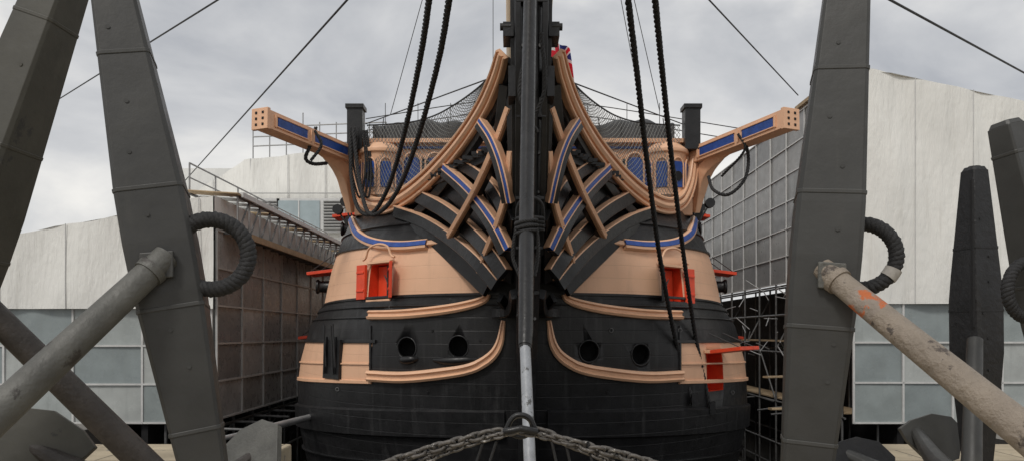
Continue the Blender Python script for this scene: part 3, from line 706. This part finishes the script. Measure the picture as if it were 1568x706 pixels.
def palm(g,c,ax,up,sz,m):
    c=V(c);ax=V(ax).normalized();up=(V(up)-ax*V(up).dot(ax)).normalized();n_=ax.cross(up)
    o=[(-.5,-.28),(-.25,-.45),(.1,-.42),(.45,-.2),(.62,0),(.45,.2),(.1,.42),(-.25,.45),(-.5,.28)]
    vs=[c+ax*a*sz+up*b_*sz+n_*.035 for a,b_ in o]+[c+ax*a*sz+up*b_*sz-n_*.035 for a,b_ in o]; k=len(o)
    g.add(vs,[tuple(range(k)),tuple(range(k,2*k))]+[(i,(i+1)%k,k+(i+1)%k,k+i) for i in range(k)],m)
def arms(g,crown,back,side,L_,m,mp,psz=.6,sweepback=.5):
    crown=V(crown);back=V(back).normalized();side=V(side).normalized()
    for s_ in(-1,1):
        P=[crown,crown+side*s_*L_*.4+back*L_*.06,crown+side*s_*L_*.8+back*L_*.28*sweepback*2,crown+side*s_*L_*1.05+back*L_*.55*sweepback*2]
        g.tube(P,.1,m,n=10,res=4,rs=[.15,.12,.09,.05])
        ax=(P[3]-P[2]).normalized(); palm(g,P[3]-ax*.1,ax,side.cross(back),psz,mp)
    g.tube([crown+back*.25,crown-back*.12],.15,m,n=12,rs=[.11,.17])
def ringrope(g,c,nrm,R,r):
    c=V(c);nrm=V(nrm).normalized();u=nrm.orthogonal().normalized();w=nrm.cross(u)
    g.rope([c+(u*math.cos(a)+w*math.sin(a))*R for a in [2*math.pi*i/32 for i in range(32)]],r,ROPE,.1,res=1,closed=True,n=7)
an=empty('admiralty_anchor',(-2.4,5,0)); g=B()
d=5.0; top=W(160,-95,d); bot=W(338,845,d); stock(g,top,bot,.43,.22,.3,STK,bands=(.395,.583,.2,.8))
g.obj('wooden_stock',an,.01); g=B()
c=W(238,408,4.76); cr_=V((-3.45,3.35,.3)); ax=(cr_-c).normalized(); g.tube([c-ax*.1,c.lerp(cr_,.5),cr_],.1,IRON,n=24,rs=[.083,.1,.125])
g.obox(c+V((.01,.0,.01)),V((1,.25,.1)),V((0,0,1)),V((.25,-1,0)),(.2,.17,.05),STK); g.tube([c+ax*.02,c+ax*.07],.1,IRON,n=20,rs=[.1,.095])
arms(g,cr_,c-cr_,ax.cross(top-bot),1.0,IRON,IRON); g.obj('iron_shank',an,.006)
g=B(); ringrope(g,W(324,389,4.95),(.25,-1,.05),.235,.056); g.tube([W(240,400,5.05),W(285,385,4.98)],.05,BROWN,n=8); g.obj('ring',an)
an=empty('admiralty_anchor',(-3.8,6,0)); g=B()
top=W(92,-22,5.6); bot=W(-205,790,5.6); stock(g,top,bot,.46,.3,-.1,STKG,bands=(.93,.7,.5,.3)); g.obj('wooden_stock',an,.01); g=B()
c=W(-62,430,5.6); cr_=W(262,748,6.3); g.tube([c,cr_],.11,BROWN,n=18,rs=[.1,.125])
def arm2(g,crown,tip,palm_c,ax,up,sz,m,mp):
    crown=V(crown);tip=V(tip); mid=(crown+tip)/2+V((0,0,-.12)); g.tube([crown,mid,tip],.1,m,n=10,res=5,rs=[.15,.12,.06]); palm(g,palm_c,ax,up,sz,mp)
arm2(g,cr_,W(30,672,6.6),W(62,682,6.55),(1,.15,-.05),(0,.25,1),.75,BROWN,STKG)
arm2(g,cr_,W(400,690,7.1),W(378,700,7.0),(-.9,.25,-.35),(.2,.5,1),.75,BROWN,IRON)
g.obj('iron_shank_and_arms',an,.006)
an=empty('admiralty_anchor',(2.2,5,0)); g=B()
d=5.0; top=W(1300,-70,d); bot=W(1222,860,d); stock(g,top,bot,.43,.25,-.3,STK,bands=(.385,.6,.2,.8)); g.obj('wooden_stock',an,.01); g=B()
c=W(1276,424,4.76); e=W(1568,660,3.8); ax=(e-c).normalized(); cr_=e+(e-c)*1.0; q0=c+ax*.2; q1=c+ax*.42
g.tube([c-ax*.1,q0],.1,PEEL,n=24,rs=[.073,.077]); g.tube([q0,q1],.08,RUST,n=24,rs=[.077,.081]); g.tube([q1,c.lerp(cr_,.5),cr_],.1,PEEL,n=24,rs=[.081,.095,.135])
g.obox(c+V((-.01,0,.01)),V((1,-.25,-.1)),V((0,0,1)),V((-.25,-1,0)),(.17,.17,.05),IRON); g.tube([c+ax*.02,c+ax*.06],.1,PEEL,n=20,rs=[.092,.088])
arms(g,cr_,c-cr_,ax.cross(top-bot),1.0,PEEL,PEEL); g.obj('iron_shank',an,.006)
g=B(); rc=W(1318,392,5.1); ringrope(g,rc,(-.3,-1,.05),.225,.052)
nn_=V((-.3,-1,.05)).normalized(); ux=V((1,-.3,0)).normalized(); uz=nn_.cross(ux).normalized(); uz=uz if uz.z>0 else -uz
AA=[rc+(ux*math.cos(a)+uz*math.sin(a))*.225 for a in [math.radians(k) for k in (-24,-30,-36,-42)]]
g.tube(AA,.057,TAPE,n=12); g.obj('ring',an)
an=empty('admiralty_anchor',(5,8,0)); g=B()
top=W(1492,262,8.0); bot=W(1497,735,8.0); stock(g,top,bot,.38,.19,.2,STKB,bands=(.55,.75,.3),pw=.2)
g.tube([top-V((0,0,.02)),top+V((0,0,.05))],.1,STKB,n=12,rs=[.1,.06])
g.sweep([W(1488,275,7.86),W(1490,440,7.79),W(1490,500,7.79)],RECT(.01,.02),DARK,(0,-1,0),res=1)
g.obj('wooden_stock',an,.012); g=B()
g.tube([W(1493,520,7.7),W(1490,600,7.4),W(1488,700,7.0),W(1487,742,6.9)],.08,STK,n=16,rs=[.075,.085,.09,.1])
cr_=W(1487,742,6.9); arm2(g,cr_,W(1400,655,8.6),W(1428,668,8.5),(-1,.1,.25),(0,.2,1),.62,STK,STK)
arm2(g,cr_,W(1285,690,7.6),W(1318,712,7.5),(-1,.0,.3),(.3,.6,1),.7,STK,STKB); g.obj('iron_shank_and_arms',an,.006)
an=empty('admiralty_anchor',(4.8,6.2,0)); g=B()
top=W(1540,193,6.2); bot=W(1690,790,6.2); stock(g,top,bot,.36,.2,.35,STK,bands=(.6,.93,.4)); g.obj('wooden_stock',an,.01); g=B()
ringrope(g,W(1576,444,6.1),(.3,-1,0),.235,.05); g.tube([W(1610,440,6.2),W(1760,760,5.2)],.1,IRON,n=14); g.obj('ring_and_shank',an)
# ================================================================== SPAR + CHAIN
g=B()
g.tube([W(815,760,7.3),W(811,700,7.5),W(804,528,8.2)],.055,POLE,n=16,rs=[.064,.062,.06]); g.tube([W(804,532,8.2),W(804.5,524,8.22)],.08,BLK2,n=16,rs=[.074,.074]); g.tube([W(804,528,8.2),W(805,505,8.3),W(806,350,9.3),W(808,200,10.5),W(812,-20,11.6)],.06,BLK2,n=16,rs=[.076,.085,.095,.1,.1])
g.obj('dolphin_striker_spar',ship)
def chain(g,pts,r,link):
    P=cr(pts,10); D=[0]
    for a,b_ in zip(P,P[1:]): D.append(D[-1]+(b_-a).length)
    n_=int(D[-1]/link); j=0
    for i in range(n_):
        x=(i+.5)*link
        while j<len(D)-2 and D[j+1]<x: j+=1
        p=P[j].lerp(P[j+1],(x-D[j])/(D[j+1]-D[j])); T=(P[j+1]-P[j]).normalized()
        T=(T+V((random.uniform(-.1,.1),random.uniform(-.1,.1),random.uniform(-.1,.1)))).normalized()
        u=T.cross(V((0,0,1))).normalized(); w=T.cross(u)
        a_=(math.pi/4 if i%2 else -math.pi/4)+random.uniform(-.25,.25); s_=u*math.cos(a_)+w*math.sin(a_)
        hl=link*.72; hw_=link*.42; Q=[]
        for k in range(14):
            a=2*math.pi*k/14; cx=math.cos(a); sx=math.sin(a); Q.append(p+T*(hl*math.copysign(abs(cx)**.7,cx))+s_*(hw_*math.copysign(abs(sx)**.8,sx)))
        g.tube(Q,r,CHAIN,n=6,closed=True)
ch=empty('chain_barrier',(0.1,6.2,0)); g=B()
chain(g,[W(560,722,6.2),W(640,693,6.2),W(720,670,6.2),W(775,657,6.25)],.017,.085)
chain(g,[W(818,657,6.25),W(880,678,6.2),W(945,694,6.2),W(1040,722,6.2)],.017,.085)
chain(g,[W(795,660,6.15),W(850,672,6.2),W(930,704,6.2),W(960,722,6.2)],.012,.06)
chain(g,[W(790,660,6.15),W(730,675,6.2),W(660,700,6.2),W(620,722,6.2)],.012,.06)
for px in(740,760): g.tube([W(px,675,6.2),W(px-18,730,6.2)],.012,ROPE)
for px in(845,866,900): g.tube([W(px,675,6.2),W(px+12,730,6.2)],.012,ROPE)
c=W(797,652,6.2); g.tube([c+V((.1*math.cos(a),.02,.09*math.sin(a))) for a in [2*math.pi*i/20 for i in range(20)]],.022,BLK2,n=8,closed=True)
g.tube([W(772,664,6.2),W(784,640,6.2),W(797,634,6.2),W(812,640,6.2),W(822,664,6.2)],.022,BLK2,n=8,res=5); g.tube([W(772,660,6.15),W(797,655,6.1),W(822,660,6.15)],.03,BLK2,n=8)
g.obj('chain_links',ch)
g=B(); g.tube([W(370,664,17),W(490,634,20.5)],.09,GALV,n=10); g.tube([W(250,692,15),W(372,663,17)],.06,GALV,n=8); g.box(W(487,635,20.4),(.2,.2,.35),BLK2); g.obj('shoring_boom',ship)

# ================================================================== WORLD / LIGHT / CAMERA
w=bpy.data.worlds.new("World"); bpy.context.scene.world=w; w.use_nodes=True; nt=w.node_tree; N=nt.nodes; L=nt.links; bg=N['Background']
sky=N.new('ShaderNodeTexSky'); sky.sky_type='NISHITA'; sky.sun_disc=False; sky.dust_density=3
tc=N.new('ShaderNodeTexCoord'); mp=N.new('ShaderNodeMapping'); mp.inputs['Scale'].default_value=(1,1,2.0); mp.inputs['Location'].default_value=(.35,.1,.2); L.new(tc.outputs['Generated'],mp.inputs[0])
n1=N.new('ShaderNodeTexNoise'); n1.inputs['Scale'].default_value=2.9; n1.inputs['Detail'].default_value=9; n1.inputs['Roughness'].default_value=.52; n1.inputs['Distortion'].default_value=.4; L.new(mp.outputs[0],n1.inputs['Vector'])
rp=N.new('ShaderNodeValToRGB'); e=rp.color_ramp.elements; e[0].position=.34; e[0].color=(4.6,4.75,5.05,1); e[1].position=.64; e[1].color=(9.4,9.2,8.8,1); x=e.new(.49); x.color=(6.6,6.65,6.75,1); L.new(n1.outputs['Fac'],rp.inputs[0])
mx_=N.new('ShaderNodeMix'); mx_.data_type='RGBA'; mx_.inputs[0].default_value=.93; L.new(sky.outputs[0],mx_.inputs[6]); L.new(rp.outputs[0],mx_.inputs[7]); L.new(mx_.outputs[2],bg.inputs['Color']); bg.inputs['Strength'].default_value=.1
sl=bpy.data.lights.new('sun','SUN'); sl.energy=1.5; sl.angle=math.radians(12); sl.color=(1,.96,.9); so=bpy.data.objects.new('sun',sl); bpy.context.collection.objects.link(so)
dirv=V((-.4,-.75,.95)); so.rotation_euler=dirv.to_track_quat('Z','Y').to_euler(); sky.sun_rotation=math.atan2(dirv.x,dirv.y); sky.sun_elevation=math.asin(dirv.normalized().z); so.location=(-10,-20,30)
cam=bpy.data.cameras.new('camera'); cam.sensor_width=36; cam.lens=F/1568*36; cam.shift_y=(510-352.5)/1568; cam.clip_end=2000; cam.clip_start=.05
co=bpy.data.objects.new('camera',cam); co.location=(0,0,CH); co.rotation_euler=(math.pi/2,0,0); bpy.context.collection.objects.link(co); bpy.context.scene.camera=co
s=bpy.context.scene; s.view_settings.view_transform='Standard'; s.view_settings.look='None'; s.view_settings.exposure=0
